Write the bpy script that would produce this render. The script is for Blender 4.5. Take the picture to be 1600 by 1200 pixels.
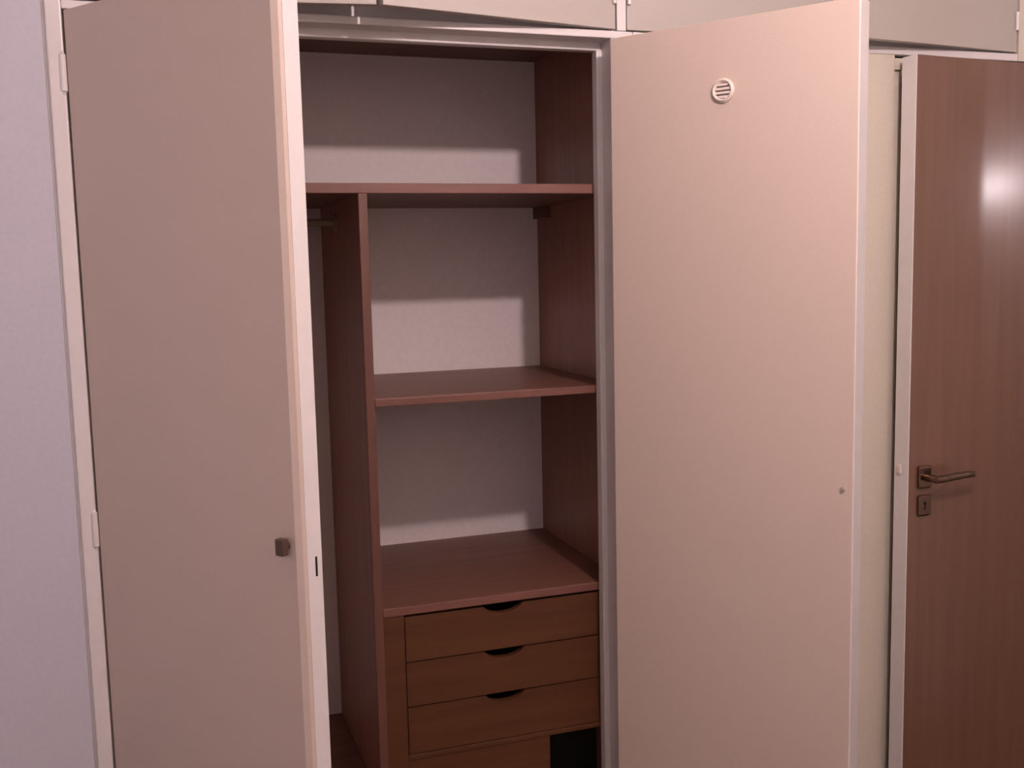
import bpy, bmesh, math
from mathutils import Vector, Matrix

# ------------------------------------------------------------------ scene, camera, light
scene = bpy.context.scene
for o in list(bpy.data.objects):
    bpy.data.objects.remove(o)
COL = scene.collection

scene.view_settings.view_transform = 'Standard'
scene.view_settings.look = 'None'
scene.view_settings.gamma = 1.0
scene.view_settings.use_curve_mapping = False
scene.view_settings.exposure = 0.0

CAM_POS = Vector((0.4843, -2.0577, 1.5722))
YAW, PITCH, ROLL, FPX = 0.32834, -0.11331, -0.02269, 1606.56
cam_data = bpy.data.cameras.new('camera')
cam_data.sensor_fit = 'HORIZONTAL'
cam_data.sensor_width = 36.0
cam_data.lens = FPX * 36.0 / 1600.0
cam_data.clip_start = 0.02
cam = bpy.data.objects.new('camera', cam_data)
COL.objects.link(cam)
fw = Vector((math.sin(YAW) * math.cos(PITCH), math.cos(YAW) * math.cos(PITCH), math.sin(PITCH)))
rt = Vector((math.cos(YAW), -math.sin(YAW), 0))
up = rt.cross(fw)
rt2 = math.cos(ROLL) * rt + math.sin(ROLL) * up
up2 = -math.sin(ROLL) * rt + math.cos(ROLL) * up
m = Matrix((rt2, up2, -fw)).transposed().to_4x4()
m.translation = CAM_POS
cam.matrix_world = m
scene.camera = cam

world = bpy.data.worlds.new('world')
scene.world = world
world.use_nodes = True
world.node_tree.nodes['Background'].inputs['Color'].default_value = (0.02, 0.016, 0.015, 1)
world.node_tree.nodes['Background'].inputs['Strength'].default_value = 0.2

BULB_POS = Vector((1.385, -1.44, 2.45))      # bare bulb hanging from the ceiling
BULB_STRENGTH = 1340.0
BULB_COLOR = (1.0, 0.765, 0.74, 1)
HIGHLIGHT_STRENGTH = 2300.0                      # added bulb out of view, makes the highlight on the brown door
HIGHLIGHT_COLOR = (1.0, 0.86, 0.9, 1)
CEIL = 2.62

# ------------------------------------------------------------------ materials
def principled(name):
    mt = bpy.data.materials.new(name)
    mt.use_nodes = True
    nt = mt.node_tree
    return mt, nt, nt.nodes['Principled BSDF']

def paint(name, col, rough=0.55, var=0.04, bump=0.02, scale=60.0, coat=0.0):
    mt, nt, b = principled(name)
    tc = nt.nodes.new('ShaderNodeTexCoord')
    n = nt.nodes.new('ShaderNodeTexNoise')
    n.inputs['Scale'].default_value = scale
    n.inputs['Detail'].default_value = 6
    nt.links.new(tc.outputs['Object'], n.inputs['Vector'])
    r = nt.nodes.new('ShaderNodeValToRGB')
    r.color_ramp.elements[0].position = 0.3
    r.color_ramp.elements[1].position = 0.7
    r.color_ramp.elements[0].color = tuple(c * (1 - var) for c in col) + (1,)
    r.color_ramp.elements[1].color = tuple(min(1, c * (1 + var)) for c in col) + (1,)
    nt.links.new(n.outputs['Fac'], r.inputs['Fac'])
    nt.links.new(r.outputs['Color'], b.inputs['Base Color'])
    b.inputs['Roughness'].default_value = rough
    b.inputs['Coat Weight'].default_value = coat
    if bump:
        bp = nt.nodes.new('ShaderNodeBump')
        bp.inputs['Strength'].default_value = bump
        bp.inputs['Distance'].default_value = 0.002
        nt.links.new(n.outputs['Fac'], bp.inputs['Height'])
        nt.links.new(bp.outputs['Normal'], b.inputs['Normal'])
    return mt

def wood(name, dark, light, axis='Z', rough=0.45, coat=0.0, coat_rough=0.21, density=1.0):
    mt, nt, b = principled(name)
    tc = nt.nodes.new('ShaderNodeTexCoord')
    mp = nt.nodes.new('ShaderNodeMapping')
    s = {'X': (1.2, 28, 28), 'Y': (28, 1.2, 28), 'Z': (28, 28, 1.2)}[axis]
    mp.inputs['Scale'].default_value = tuple(v * density for v in s)
    nt.links.new(tc.outputs['Object'], mp.inputs['Vector'])
    n1 = nt.nodes.new('ShaderNodeTexNoise')
    n1.inputs['Scale'].default_value = 1.6
    n1.inputs['Detail'].default_value = 8
    n1.inputs['Roughness'].default_value = 0.6
    n1.inputs['Distortion'].default_value = 0.6
    nt.links.new(mp.outputs['Vector'], n1.inputs['Vector'])
    r = nt.nodes.new('ShaderNodeValToRGB')
    r.color_ramp.elements[0].position = 0.32
    r.color_ramp.elements[1].position = 0.68
    r.color_ramp.elements[0].color = dark + (1,)
    r.color_ramp.elements[1].color = light + (1,)
    nt.links.new(n1.outputs['Fac'], r.inputs['Fac'])
    nt.links.new(r.outputs['Color'], b.inputs['Base Color'])
    b.inputs['Roughness'].default_value = rough
    b.inputs['Coat Weight'].default_value = coat
    b.inputs['Coat Roughness'].default_value = coat_rough
    return mt

def metal(name, col, rough=0.3):
    mt, nt, b = principled(name)
    tc = nt.nodes.new('ShaderNodeTexCoord')
    n = nt.nodes.new('ShaderNodeTexNoise')
    n.inputs['Scale'].default_value = 180
    nt.links.new(tc.outputs['Object'], n.inputs['Vector'])
    mr = nt.nodes.new('ShaderNodeMapRange')
    mr.inputs['To Min'].default_value = rough * 0.8
    mr.inputs['To Max'].default_value = rough * 1.2
    nt.links.new(n.outputs['Fac'], mr.inputs['Value'])
    nt.links.new(mr.outputs['Result'], b.inputs['Roughness'])
    b.inputs['Base Color'].default_value = col + (1,)
    b.inputs['Metallic'].default_value = 1.0
    return mt

def glow(name, col, strength):
    mt, nt, b = principled(name)
    b.inputs['Base Color'].default_value = (0.9, 0.9, 0.9, 1)
    b.inputs['Emission Color'].default_value = col
    b.inputs['Emission Strength'].default_value = strength
    return mt

M = dict(
    white=paint('white_gloss_paint', (0.775, 0.755, 0.755), rough=0.32, var=0.02, scale=40),
    beige=paint('beige_door_paint', (0.625, 0.525, 0.46), rough=0.5, var=0.03, scale=300),
    cupboard=paint('cream_cupboard_paint', (0.49, 0.465, 0.43), rough=0.5, var=0.03, scale=300),
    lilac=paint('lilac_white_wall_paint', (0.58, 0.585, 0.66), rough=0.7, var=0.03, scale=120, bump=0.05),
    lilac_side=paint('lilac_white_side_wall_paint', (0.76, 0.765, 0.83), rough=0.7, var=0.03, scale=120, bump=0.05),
    cream=paint('cream_wall_paint', (0.70, 0.66, 0.56), rough=0.6, var=0.03, scale=120),
    room=paint('room_wall_paint', (0.83, 0.80, 0.77), rough=0.7, var=0.02, scale=90, bump=0.05),
    ceil=paint('ceiling_paint', (0.85, 0.82, 0.79), rough=0.8, var=0.02, scale=90, bump=0.05),
    backboard=paint('pale_hardboard', (0.84, 0.80, 0.81), rough=0.6, var=0.03, scale=80),
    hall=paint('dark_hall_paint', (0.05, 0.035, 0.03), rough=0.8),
    black=paint('black_void', (0.006, 0.004, 0.005), rough=0.8, bump=0),  # black stands in for the dark inside of drawers, slots and the gap
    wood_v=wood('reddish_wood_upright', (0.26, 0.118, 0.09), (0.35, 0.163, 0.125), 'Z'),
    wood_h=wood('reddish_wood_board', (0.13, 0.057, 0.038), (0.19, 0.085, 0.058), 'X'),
    edge_wood=wood('lighter_edge_wood', (0.15, 0.066, 0.05), (0.20, 0.09, 0.068), 'X'),
    edge_wood_v=wood('lighter_edge_wood_upright', (0.115, 0.05, 0.036), (0.15, 0.067, 0.049), 'Z'),
    drawer=wood('orange_brown_drawer_wood', (0.075, 0.026, 0.009), (0.11, 0.042, 0.015), 'X'),
    leaf=wood('varnished_brown_door', (0.15, 0.070, 0.043), (0.185, 0.088, 0.055), 'Z', rough=0.5, coat=1.0, coat_rough=0.21, density=0.6),
    parquet=wood('dark_parquet', (0.08, 0.04, 0.014), (0.12, 0.06, 0.02), 'Y', rough=0.4),
    brass=metal('dark_bronze', (0.20, 0.135, 0.10), 0.3),
    steel=metal('painted_steel', (0.62, 0.56, 0.53), 0.35),
    rail=paint('brown_painted_rail', (0.33, 0.26, 0.20), rough=0.5, bump=0),
    knob=paint('brown_knob', (0.075, 0.045, 0.032), rough=0.4, bump=0),
    plastic=paint('cream_plastic', (0.78, 0.70, 0.64), rough=0.35, bump=0),
    ventdark=paint('shaded_plastic', (0.30, 0.25, 0.21), rough=0.6, bump=0),
    bulb=glow('bulb_glow', BULB_COLOR, BULB_STRENGTH),
    highlight_bulb=glow('highlight_bulb_glow', HIGHLIGHT_COLOR, HIGHLIGHT_STRENGTH),
)

# ------------------------------------------------------------------ helpers
def bx(bm, x0, x1, y0, y1, z0, z1, bev=0.0, seg=2):
    t = bmesh.new()
    bmesh.ops.create_cube(t, size=1.0)
    for v in t.verts:
        v.co = Vector(((x0 + x1) / 2 + v.co.x * (x1 - x0), (y0 + y1) / 2 + v.co.y * (y1 - y0), (z0 + z1) / 2 + v.co.z * (z1 - z0)))
    if bev:
        bmesh.ops.bevel(t, geom=t.edges[:], offset=bev, segments=seg, affect='EDGES', profile=0.5)
    merge(bm, t)

def merge(bm, t):
    me = bpy.data.meshes.new('tmp')
    t.to_mesh(me)
    t.free()
    bm.from_mesh(me)
    bpy.data.meshes.remove(me)

def prism(bm, pts, a0, a1, axis='Z'):
    """extrude a polygon: axis Z uses pts as (x, y); axis Y uses pts as (x, z)"""
    t = bmesh.new()
    def mk(p, a):
        return Vector((p[0], p[1], a)) if axis == 'Z' else Vector((p[0], a, p[1]))
    v0 = [t.verts.new(mk(p, a0)) for p in pts]
    v1 = [t.verts.new(mk(p, a1)) for p in pts]
    t.faces.new(v0)
    t.faces.new(list(reversed(v1)))
    n = len(pts)
    for i in range(n):
        t.faces.new((v0[i], v1[i], v1[(i + 1) % n], v0[(i + 1) % n]))
    bmesh.ops.recalc_face_normals(t, faces=t.faces[:])
    merge(bm, t)

def cyl(bm, p0, p1, r0, r1=None, n=20, bev=0.0):
    r1 = r0 if r1 is None else r1
    p0, p1 = Vector(p0), Vector(p1)
    t = bmesh.new()
    bmesh.ops.create_cone(t, cap_ends=True, segments=n, radius1=r0, radius2=r1, depth=(p1 - p0).length)
    if bev:
        ed = [e for e in t.edges if len(e.link_faces) == 2 and any(len(f.verts) > 4 for f in e.link_faces)]
        bmesh.ops.bevel(t, geom=ed, offset=bev, segments=2, affect='EDGES', profile=0.5)
    q = Vector((0, 0, 1)).rotation_difference((p1 - p0).normalized())
    bmesh.ops.transform(t, matrix=Matrix.Translation((p0 + p1) / 2) @ q.to_matrix().to_4x4(), verts=t.verts[:])
    merge(bm, t)

def ring(bm, c, r_out, r_in, y0, y1, n=32):
    """flat ring about the Y axis, centre c = (x, z)"""
    t = bmesh.new()
    L = []
    for i in range(n):
        a = 2 * math.pi * i / n
        ca, sa = math.cos(a), math.sin(a)
        ri = (r_out + r_in) / 2
        L.append([t.verts.new((c[0] + r * ca, y, c[1] + r * sa)) for r, y in
                  ((r_out, y1), (r_out, (y0 + y1) / 2), (ri, y0), (r_in, (y0 + y1) / 2), (r_in, y1))])
    for i in range(n):
        A, B = L[i], L[(i + 1) % n]
        for k in range(5):
            t.faces.new((A[k], B[k], B[(k + 1) % 5], A[(k + 1) % 5]))
    bmesh.ops.recalc_face_normals(t, faces=t.faces[:])
    merge(bm, t)

def ball(bm, c, r, sz=1.0):
    t = bmesh.new()
    bmesh.ops.create_uvsphere(t, u_segments=24, v_segments=14, radius=r)
    for v in t.verts:
        v.co = Vector((c[0] + v.co.x, c[1] + v.co.y, c[2] + v.co.z * sz))
    merge(bm, t)

def obj(name, bm, mat, parent=None, loc=None, rz=0.0, smooth=False, world=True):
    """one mesh object. world=True: bm is in world coordinates (or in the parent's frame if the parent is a
    rotated part); it is moved into the parent's frame."""
    me = bpy.data.meshes.new(name)
    if parent is not None and world and parent.get('base') is not None:
        b = Vector(parent['base'])
        bmesh.ops.translate(bm, vec=-b, verts=bm.verts[:])
    bm.to_mesh(me)
    bm.free()
    me.materials.append(M[mat])
    if smooth:
        for p in me.polygons:
            p.use_smooth = True
    o = bpy.data.objects.new(name, me)
    COL.objects.link(o)
    if parent is not None:
        o.parent = parent
    if loc is not None:
        o.location = loc
    o.rotation_euler = (0, 0, rz)
    return o

def thing(name, label, cat, loc, group=None):
    o = bpy.data.objects.new(name, None)
    o.empty_display_size = 0.1
    COL.objects.link(o)
    o.location = loc
    o['base'] = tuple(loc)
    o['label'] = label
    o['category'] = cat
    if group:
        o['group'] = group
    return o

def struct(name, bm, mat, label=None):
    o = obj(name, bm, mat)
    o['kind'] = 'structure'
    if label:
        o['label'] = label
    return o

def B(*args, **kw):
    bm = bmesh.new()
    bx(bm, *args, **kw)
    return bm

# ------------------------------------------------------------------ the room
XL, XR, YB = -0.16, 3.10, -2.75       # left wall, right wall, wall behind the camera
DEP = 0.66                           # depth of the built-in recess
HX0, HX1, HH = 2.154, 2.945, 2.040    # opening of the brown door
struct('floor', B(XL - .1, XR + 1.6, YB - .1, DEP + .1, -0.06, 0.0), 'parquet', 'dark brown wooden floor of the room')
struct('ceiling', B(XL - .1, XR + 1.6, YB - .1, DEP + .1, CEIL, CEIL + .06), 'ceil', 'plain white ceiling of the room')
struct('wall_left', B(XL - .1, XL, YB, DEP, 0, CEIL), 'lilac_side', 'pale side wall of the room')
struct('wall_back', B(XL - .1, XR + 1.6, YB - .1, YB, 0, CEIL), 'room', 'pale wall facing the wardrobe')
bm = bmesh.new()
bx(bm, XR, XR + .1, -0.644, -0.02, 2.12, CEIL)
bx(bm, XR, XR + .1, YB, -0.644, 0, CEIL)  # opening is added; this wall's edge cuts off the highlight on the brown door
struct('wall_right', bm, 'room', 'pale wall out of view, with an opening added to shape the highlight on the brown door')
HALL = 3.90  # added hall out of view, there for the highlight lamp
bm = bmesh.new()
bx(bm, HALL, HALL + .1, YB, DEP, 0, CEIL)
bx(bm, XR + .1, HALL, -2.5, -2.4, 0, CEIL)
bx(bm, XR + .1, HALL, 0.0, 0.1, 0, CEIL)
struct('wall_added_hall', bm, 'room', 'pale walls of an unseen hall added to hold the highlight lamp')
# wall that holds the wardrobe: lilac part on the left, cream part on the right
struct('wall_front', B(XL, 0.316, 0.0, DEP, 0, CEIL), 'lilac', 'lilac white wall beside the left wardrobe door')
struct('wall_front_right', B(1.476, HX0, 0.0, 0.12, 0, 2.047), 'cream', 'cream wall between the open wardrobe door and the brown door')
bm = bmesh.new()
bx(bm, HX1, XR, 0.0, 0.12, 0, 2.047)
struct('wall_front_far', bm, 'cream', 'cream wall on the hinge side of the brown door')
struct('wall_front_top', B(2.522, XR, 0.0, 0.12, 2.048, CEIL), 'cream', 'cream wall above the brown door')
bm = bmesh.new()
bx(bm, HX0 + .0005, HX0 + .028, 0.010, 0.119, 0, 2.014)
bx(bm, HX0 + .0005, HX0 + .028, 0.0, 0.119, 2.014, HH)
bx(bm, HX1 - .03, HX1 + .02, 0.055, 0.119, 0, HH)
bx(bm, HX0, HX1, 0.055, 0.119, HH - .03, HH + .006)
struct('trim_2', bm, 'cream', 'cream rebated frame behind the brown door')
bm = bmesh.new()
bx(bm, 0.316, 2.522, 0.0, 0.12, 2.575, CEIL)
struct('trim_1', bm, 'white', 'white filler strip above the upper cupboard doors')
# closed-off dark space behind the brown door
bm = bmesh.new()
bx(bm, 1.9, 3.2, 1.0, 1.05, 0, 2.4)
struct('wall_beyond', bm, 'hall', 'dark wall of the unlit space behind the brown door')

# ------------------------------------------------------------------ the wardrobe
X2, X8, H1 = 0.3507, 1.4227, 2.05
ZS, ZB = 0.0795, 0.5974              # depth of the shelf fronts and of the back board
DLx, DRx, RPx = 0.8858, 0.9055, 1.4721
FL = 0.395                           # wardrobe floor
W = thing('built_in_wardrobe', 'built-in wardrobe with two open beige doors, brown shelves and drawers inside', 'wardrobe', (0.9, 0.0, 0.0))
# frame
obj('frame_stile', B(0.322, X2 - .0012, -0.004, 0.075, 0, H1 + .0152, bev=.003), 'white', W)
bm = bmesh.new()
bx(bm, X8 + .002, 1.475, 0.002, 0.075, 0, H1 + .0152, bev=.002)
obj('frame_stile', bm, 'white', W)
obj('header_rail', B(X2 - .001, 1.4755, 0.0, 0.075, H1, H1 + .0155, bev=.002), 'white', W)
obj('frame_backing', B(0.3165, 0.323, 0.004, 0.07, 0, 2.0652), 'white', W)
# stops set back behind the doors, with a softened lip
bm = bmesh.new()
bx(bm, X2, X8 + .001, 0.049, 0.075, 2.033, H1 + .004, bev=.003, seg=3)
obj('door_stop', bm, 'white', W)
bm = bmesh.new()
bx(bm, 1.412, X8 + .004, 0.049, 0.075, 0, 2.036, bev=.003, seg=3)
obj('door_stop', bm, 'white', W)
bm = bmesh.new()
bx(bm, X2 - .002, 0.361, 0.049, 0.075, 0, 2.036, bev=.003)
obj('door_stop', bm, 'white', W)
# carcass
TOPI = 2.115
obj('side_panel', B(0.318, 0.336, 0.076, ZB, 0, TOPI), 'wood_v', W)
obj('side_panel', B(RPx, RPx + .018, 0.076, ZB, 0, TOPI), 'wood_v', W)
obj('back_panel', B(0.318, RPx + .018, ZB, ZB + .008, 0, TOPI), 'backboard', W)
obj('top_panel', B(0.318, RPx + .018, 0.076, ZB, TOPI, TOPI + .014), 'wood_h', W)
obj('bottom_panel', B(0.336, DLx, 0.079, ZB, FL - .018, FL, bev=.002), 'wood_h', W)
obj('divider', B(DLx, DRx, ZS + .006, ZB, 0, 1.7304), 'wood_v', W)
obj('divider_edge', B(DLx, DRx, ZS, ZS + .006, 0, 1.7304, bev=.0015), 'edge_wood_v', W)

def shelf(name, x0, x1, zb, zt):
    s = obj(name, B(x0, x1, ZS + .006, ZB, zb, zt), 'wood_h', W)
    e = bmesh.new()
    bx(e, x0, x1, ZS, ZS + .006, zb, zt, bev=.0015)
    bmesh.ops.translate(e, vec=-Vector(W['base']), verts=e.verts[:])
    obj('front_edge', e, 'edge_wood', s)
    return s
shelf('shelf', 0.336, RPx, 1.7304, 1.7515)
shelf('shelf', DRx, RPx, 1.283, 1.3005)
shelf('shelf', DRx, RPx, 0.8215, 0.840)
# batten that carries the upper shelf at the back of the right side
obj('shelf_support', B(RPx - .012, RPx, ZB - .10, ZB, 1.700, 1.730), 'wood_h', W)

# drawers: three fronts, each with a crescent finger slot cut out of its top edge
DX0, DX1 = 0.954, 1.425
obj('filler_strip', B(DRx, DX0 - .002, ZS + .003, ZS + .02, 0.0, 0.8215, bev=.001), 'drawer', W)
obj('filler_strip', B(DX1 + .002, RPx, ZS + .003, ZS + .02, 0.46, 0.8215, bev=.001), 'drawer', W)
SX, SW, SD = 1.181, 0.047, 0.0185
for i, (zt, zb) in enumerate(((0.8155, 0.7135), (0.7105, 0.6105), (0.6075, 0.5005))):
    pts = [(DX0, zb), (DX1, zb), (DX1, zt)]
    n = 14
    for k in range(n + 1):
        u = 1 - 2 * k / n
        pts.append((SX + SW * u, zt - SD * (1 - abs(u) ** 2.6) ** 0.8 - (0.0 if 0 < k < n else 0)))
    pts.append((DX0, zt))
    bm = bmesh.new()
    prism(bm, pts, ZS + .004, ZS + .02, 'Y')
    dr = obj('drawer', bm, 'drawer', W)
    b = bmesh.new()
    bx(b, DX0 + .01, DX1 - .01, ZS + .02, ZS + .42, zb + .005, zb + .015)
    bx(b, DX0 + .01, DX0 + .02, ZS + .02, ZS + .42, zb + .015, zt - .008)
    bx(b, DX1 - .02, DX1 - .01, ZS + .02, ZS + .42, zb + .015, zt - .008)
    bx(b, DX0 + .02, DX1 - .02, ZS + .41, ZS + .42, zb + .015, zt - .008)
    bmesh.ops.translate(b, vec=-Vector(W['base']), verts=b.verts[:])
    obj('drawer_box', b, 'black', dr)
obj('drawer_rail', B(DX0 - .002, DX1 + .002, ZS + .003, ZS + .4, 0.487, 0.4985, bev=.001), 'drawer', W)
obj('plinth_board', B(DX0 - .002, 1.288, ZS + .006, ZS + .024, 0, 0.4868, bev=.001), 'drawer', W)
obj('dark_gap_panel', B(1.288, RPx, ZS + .16, ZS + .17, 0, 0.4868), 'black', W)  # plain black panel standing in for the dark gap under the drawers

# clothes rail in the hanging space
bm = bmesh.new()
cyl(bm, (0.336, 0.365, 1.684), (DLx, 0.365, 1.684), 0.0085)
cr = obj('clothes_rail', bm, 'rail', W, smooth=False)
bm = bmesh.new()
cyl(bm, (DLx - .008, 0.365, 1.684), (DLx, 0.365, 1.684), 0.02)
bmesh.ops.translate(bm, vec=-Vector(W['base']), verts=bm.verts[:])
obj('rail_socket', bm, 'rail', cr)

# left door: hinged at the left, its outside shows
AL, TL, WL = 0.9157, 0.0455, 0.536
base = Vector(W['base'])
bm = bmesh.new()
ch = 0.012
prism(bm, [(0.005, 0.0), (WL - ch, 0.0), (WL - ch * .12, ch * .45), (WL, ch), (WL, TL - .001), (WL - .001, TL), (0.005, TL)], 0.02, 2.046)
ld = obj('door', bm, 'beige', W, loc=Vector((X2, 0, 0)) - base, rz=-AL, world=False)
ld['label'] = 'beige outer side of the left wardrobe door'
# white painted free edge
bm = bmesh.new()
prism(bm, [(WL + .0012, ch), (WL + .0012, TL - .001), (WL, TL + .0004), (WL - .004, TL + .0004), (WL - .004, ch)], 0.0198, 2.0462)
obj('edge_strip', bm, 'white', ld, world=False)
for hz in (1.937, 1.097, 0.26):
    bm = bmesh.new()
    cyl(bm, (-.001, -.005, hz - .033), (-.001, -.005, hz + .033), 0.0062, n=14, bev=.0015)
    cyl(bm, (-.001, -.005, hz + .0335), (-.001, -.005, hz + .039), 0.0045, 0.002, n=12)
    cyl(bm, (-.001, -.005, hz - .039), (-.001, -.005, hz - .0335), 0.002, 0.0045, n=12)
    obj('hinge', bm, 'white', ld, world=False)
bm = bmesh.new()
bx(bm, 0.497, 0.515, -.020, -.006, 1.119, 1.147, bev=.0025)
cyl(bm, (0.506, -.008, 1.133), (0.506, 0, 1.133), 0.006)
k = obj('knob', bm, 'knob', ld, world=False)
k['label'] = 'small brown block knob'
bm = bmesh.new()
bx(bm, WL + .0005, WL + .0016, 0.029, 0.0335, 1.078, 1.111)
obj('lock_slot', bm, 'black', ld, world=False)

# right door: swung wide open, its inside shows
HR, AR, TR, WR = Vector((1.409, -0.030, 0)), 0.95367, 0.0506, 0.5187
bm = bmesh.new()
bx(bm, 0.0, WR, 0.0, TR, 0.02, 2.042, bev=.0015)
rd = obj('door', bm, 'beige', W, loc=HR - base, rz=-AR, world=False)
rd['label'] = 'beige inner side of the right wardrobe door with a round air vent'
bm = bmesh.new()
bx(bm, WR - .004, WR + .0012, 0.001, TR + .0004, 0.0198, 2.0422, bev=.001)
obj('edge_strip', bm, 'white', rd, world=False)
# round louvred vent
VC = (0.2545, 1.9065)
bm = bmesh.new()
ring(bm, VC, 0.0235, 0.0155, -.0075, 0.0)
v = obj('vent_ring', bm, 'plastic', rd, world=False, smooth=False)
bm = bmesh.new()
cyl(bm, (VC[0], -.0008, VC[1]), (VC[0], 0.0005, VC[1]), 0.0165, n=28)
obj('vent_well', bm, 'ventdark', rd, world=False)
for i in range(4):
    dz = (i - 1.5) * 0.0078
    hw = math.sqrt(max(0.0, 0.0158 ** 2 - dz ** 2))
    bm = bmesh.new()
    t = bmesh.new()
    bmesh.ops.create_cube(t, size=1)
    for vv in t.verts:
        y = vv.co.y * 0.005 - .0032
        vv.co = Vector((VC[0] + vv.co.x * 2 * hw, y, VC[1] + dz + vv.co.z * 0.0018 + (y + .0032) * 0.9))
    merge(bm, t)
    obj('vent_slat', bm, 'plastic', rd, world=False)
bm = bmesh.new()
cyl(bm, (0.499, -.004, 1.136), (0.499, 0.0, 1.136), 0.0035, 0.005, n=14)
obj('screw', bm, 'steel', rd, world=False)
for hz in (1.85, 0.30):
    bm = bmesh.new()
    cyl(bm, (0.026, TR + .0005, hz - .033), (0.026, TR + .0005, hz + .033), 0.006, n=14, bev=.0015)
    obj('hinge', bm, 'white', rd, world=False)

# ------------------------------------------------------------------ cupboards above
UZ0, UZ1, TU = 2.0690, 2.56, 0.018
def upper(label, x0, x1, doors, mull=None):
    u = thing('upper_cupboard', label, 'cupboard', ((x0 + x1) / 2, 0.0, H1 + .0155))
    ub = Vector(u['base'])
    zlo = TOPI + .0145
    bm = bmesh.new()
    bx(bm, x0, x0 + .016, 0.02, ZB, zlo, 2.575)
    bx(bm, x1 - .016, x1, 0.02, ZB, zlo, 2.575)
    bx(bm, x0 + .016, x1 - .016, 0.02, ZB, zlo, zlo + .012)
    bx(bm, x0 + .016, x1 - .016, 0.02, ZB, 2.563, 2.575)
    bx(bm, x0 + .016, x1 - .016, ZB - .006, ZB, zlo + .012, 2.563)
    obj('body', bm, 'wood_h', u)
    obj('bottom_rail', B(x0, x1, 0.021, 0.055, H1 + .016, zlo - .0005), 'white', u)
    for (hx, w, ang, side) in doors:
        bm = bmesh.new()
        if side == 'L':
            bx(bm, 0.001, w, 0, TU, UZ0, UZ1, bev=.001)
            rz = -ang
        else:
            bx(bm, -w, -.001, 0, TU, UZ0, UZ1, bev=.001)
            rz = ang
        bmesh.ops.translate(bm, vec=Vector((0, 0, -ub.z)), verts=bm.verts[:])
        dd = obj('cupboard_door', bm, 'cupboard', u, loc=Vector((hx, 0, ub.z)) - ub, rz=rz, world=False)
        sx = 1 if side == 'L' else -1
        for hz in (2.142, 2.49):
            b = bmesh.new()
            cyl(b, (.005 * sx, -.004, hz - .022 - ub.z), (.005 * sx, -.004, hz + .022 - ub.z), 0.004, n=12, bev=.001)
            obj('hinge', b, 'white', dd, world=False)
    return u
ul = upper('upper cupboard with two beige doors ajar above the open wardrobe', 0.3225, 1.4600,
           [(X2, 0.5600, math.radians(8.5), 'L'), (1.4365, 0.5265, math.radians(9.3), 'R')])
obj('end_stile', B(0.3225, X2 - .002, -0.003, 0.02, H1 + .016, 2.574, bev=.002), 'white', ul)
obj('mullion', B(1.4385, 1.4600, -0.002, 0.02, H1 + .016, 2.574, bev=.002), 'white', ul)
ur = upper('upper cupboard with beige doors beside the mullion and above the brown door', 1.4605, 2.5215,
           [(1.4615, 0.5250, math.radians(0.8), 'L'), (2.5165, 0.5260, math.radians(6.2), 'R')])
obj('header_rail', B(1.4765, 2.521, -0.0005, 0.0195, H1 - .0025, H1 + .0155, bev=.002), 'white', ur)

# ------------------------------------------------------------------ brown room door, a little ajar
TH, LW, LT, LH = math.radians(5.0), 0.780, 0.044, 2.036
D = thing('room_door', 'glossy brown wooden room door standing slightly ajar with a lever handle', 'door', (2.937, 0.0, 0.004))
D.rotation_euler = (0, 0, TH)        # leaf runs along local -X from the hinge, front face at local y = 0
def dpart(name, bm, mat, parent=None, smooth=False):
    if parent is None or parent is D:
        bmesh.ops.translate(bm, vec=Vector((0, 0, -0.004)), verts=bm.verts[:])
    return obj(name, bm, mat, parent or D, world=False, smooth=smooth)
leaf = dpart('leaf', B(-LW + .003, 0, 0, LT, 0.004, LH, bev=.001), 'leaf')
lip = dpart('edge_strip', B(-LW - .0002, -LW + .003, 0.0003, LT + .0003, 0.004, LH, bev=.0005), 'white')
bm = bmesh.new()
bx(bm, -LW - .007, -LW - .0002, 0.018, 0.030, 1.055, 1.078, bev=.003)
dpart('latch_bolt', bm, 'plastic')
bm = bmesh.new()
bx(bm, -.752, -.711, -.008, 0, 1.018, 1.073, bev=.004)
rose = dpart('handle_rose', bm, 'brass')
bm = bmesh.new()
cyl(bm, (-.731, -.008, 1.046), (-.731, -.046, 1.046), 0.009, n=18, bev=.001)
cyl(bm, (-.738, -.045, 1.046), (-.640, -.047, 1.050), 0.0095, 0.0085, n=18, bev=.002)
cyl(bm, (-.642, -.047, 1.050), (-.612, -.043, 1.048), 0.0085, 0.0075, n=18, bev=.002)
dpart('lever', bm, 'brass', smooth=False)
bm = bmesh.new()
bx(bm, -.750, -.708, -.006, 0, 0.950, 1.001, bev=.004)
esc = dpart('escutcheon', bm, 'brass')
bm = bmesh.new()
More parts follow.
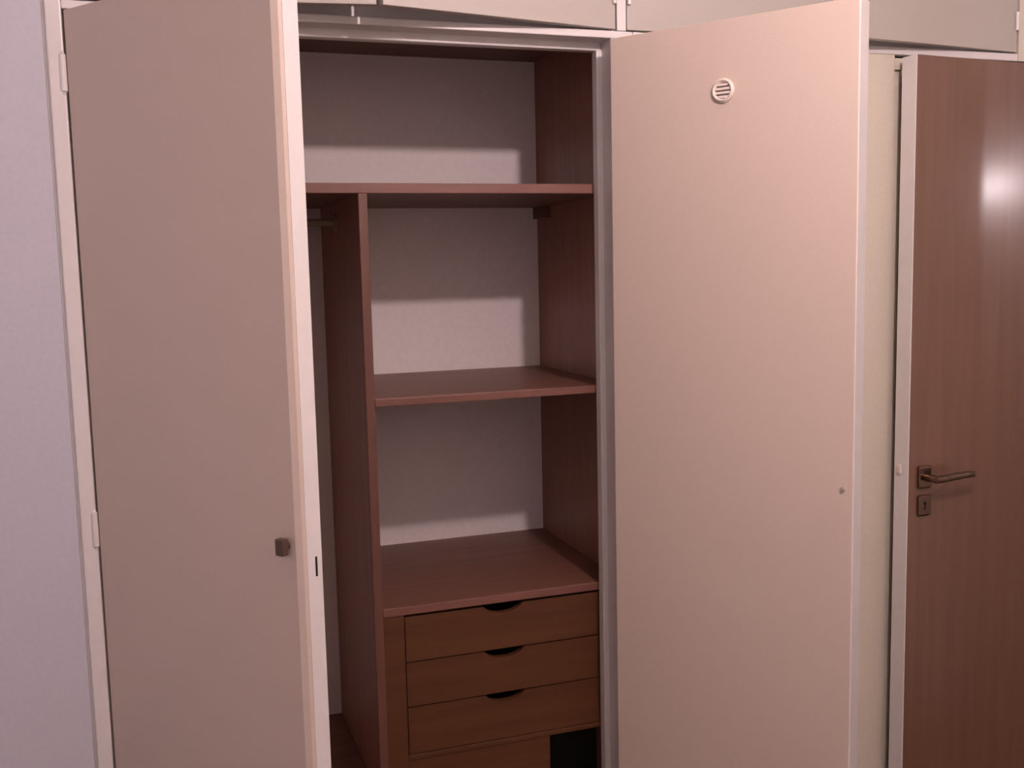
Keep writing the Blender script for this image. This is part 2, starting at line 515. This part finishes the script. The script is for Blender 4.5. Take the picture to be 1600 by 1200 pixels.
cyl(bm, (-.729, -.0068, 0.981), (-.729, -.0055, 0.981), 0.0045, n=14)
bx(bm, -.7308, -.7272, -.0068, -.0055, 0.965, 0.981)
bmesh.ops.translate(bm, vec=Vector((0, 0, -0.004)), verts=bm.verts[:])
obj('keyhole', bm, 'black', esc, world=False)
for hz in (0.25, 1.78):
    bm = bmesh.new()
    cyl(bm, (.004, -.004, hz - .045), (.004, -.004, hz + .045), 0.007, n=14, bev=.002)
    dpart('hinge', bm, 'steel')

# ------------------------------------------------------------------ lamps
L = thing('pendant_lamp', 'bare bulb hanging on a short cord from the ceiling', 'lamp', (BULB_POS.x, BULB_POS.y, CEIL))
bm = bmesh.new()
ball(bm, BULB_POS, 0.033)
obj('bulb', bm, 'bulb', L, smooth=True)
bm = bmesh.new()
cyl(bm, BULB_POS + Vector((0, 0, .030)), BULB_POS + Vector((0, 0, .075)), 0.017, 0.014, bev=.002)
obj('lamp_holder', bm, 'plastic', L)
bm = bmesh.new()
cyl(bm, BULB_POS + Vector((0, 0, .074)), (BULB_POS.x, BULB_POS.y, CEIL - .02), 0.0035, n=10)
obj('cord', bm, 'plastic', L)
bm = bmesh.new()
cyl(bm, (BULB_POS.x, BULB_POS.y, CEIL - .022), (BULB_POS.x, BULB_POS.y, CEIL), 0.035, 0.045, bev=.003)
obj('ceiling_rose', bm, 'plastic', L)

GX, GY, GZ = 3.90, -1.10, 1.845  # added lamp, placed unseen for the brown door's highlight
G = thing('added_highlight_lamp', 'small unseen bulb added in the hall to put a highlight on the brown door', 'lamp', (GX, GY, GZ))
bm = bmesh.new()
cyl(bm, (GX - .012, GY, GZ), (GX, GY, GZ), 0.045, bev=.003)
obj('back_plate', bm, 'white', G)
bm = bmesh.new()
cyl(bm, (GX - .063, GY, GZ), (GX - .011, GY, GZ), 0.008)
obj('arm', bm, 'white', G)
bm = bmesh.new()
ball(bm, (GX - .07, GY, GZ), 0.008, 1.3)
obj('bulb', bm, 'highlight_bulb', G, smooth=True)
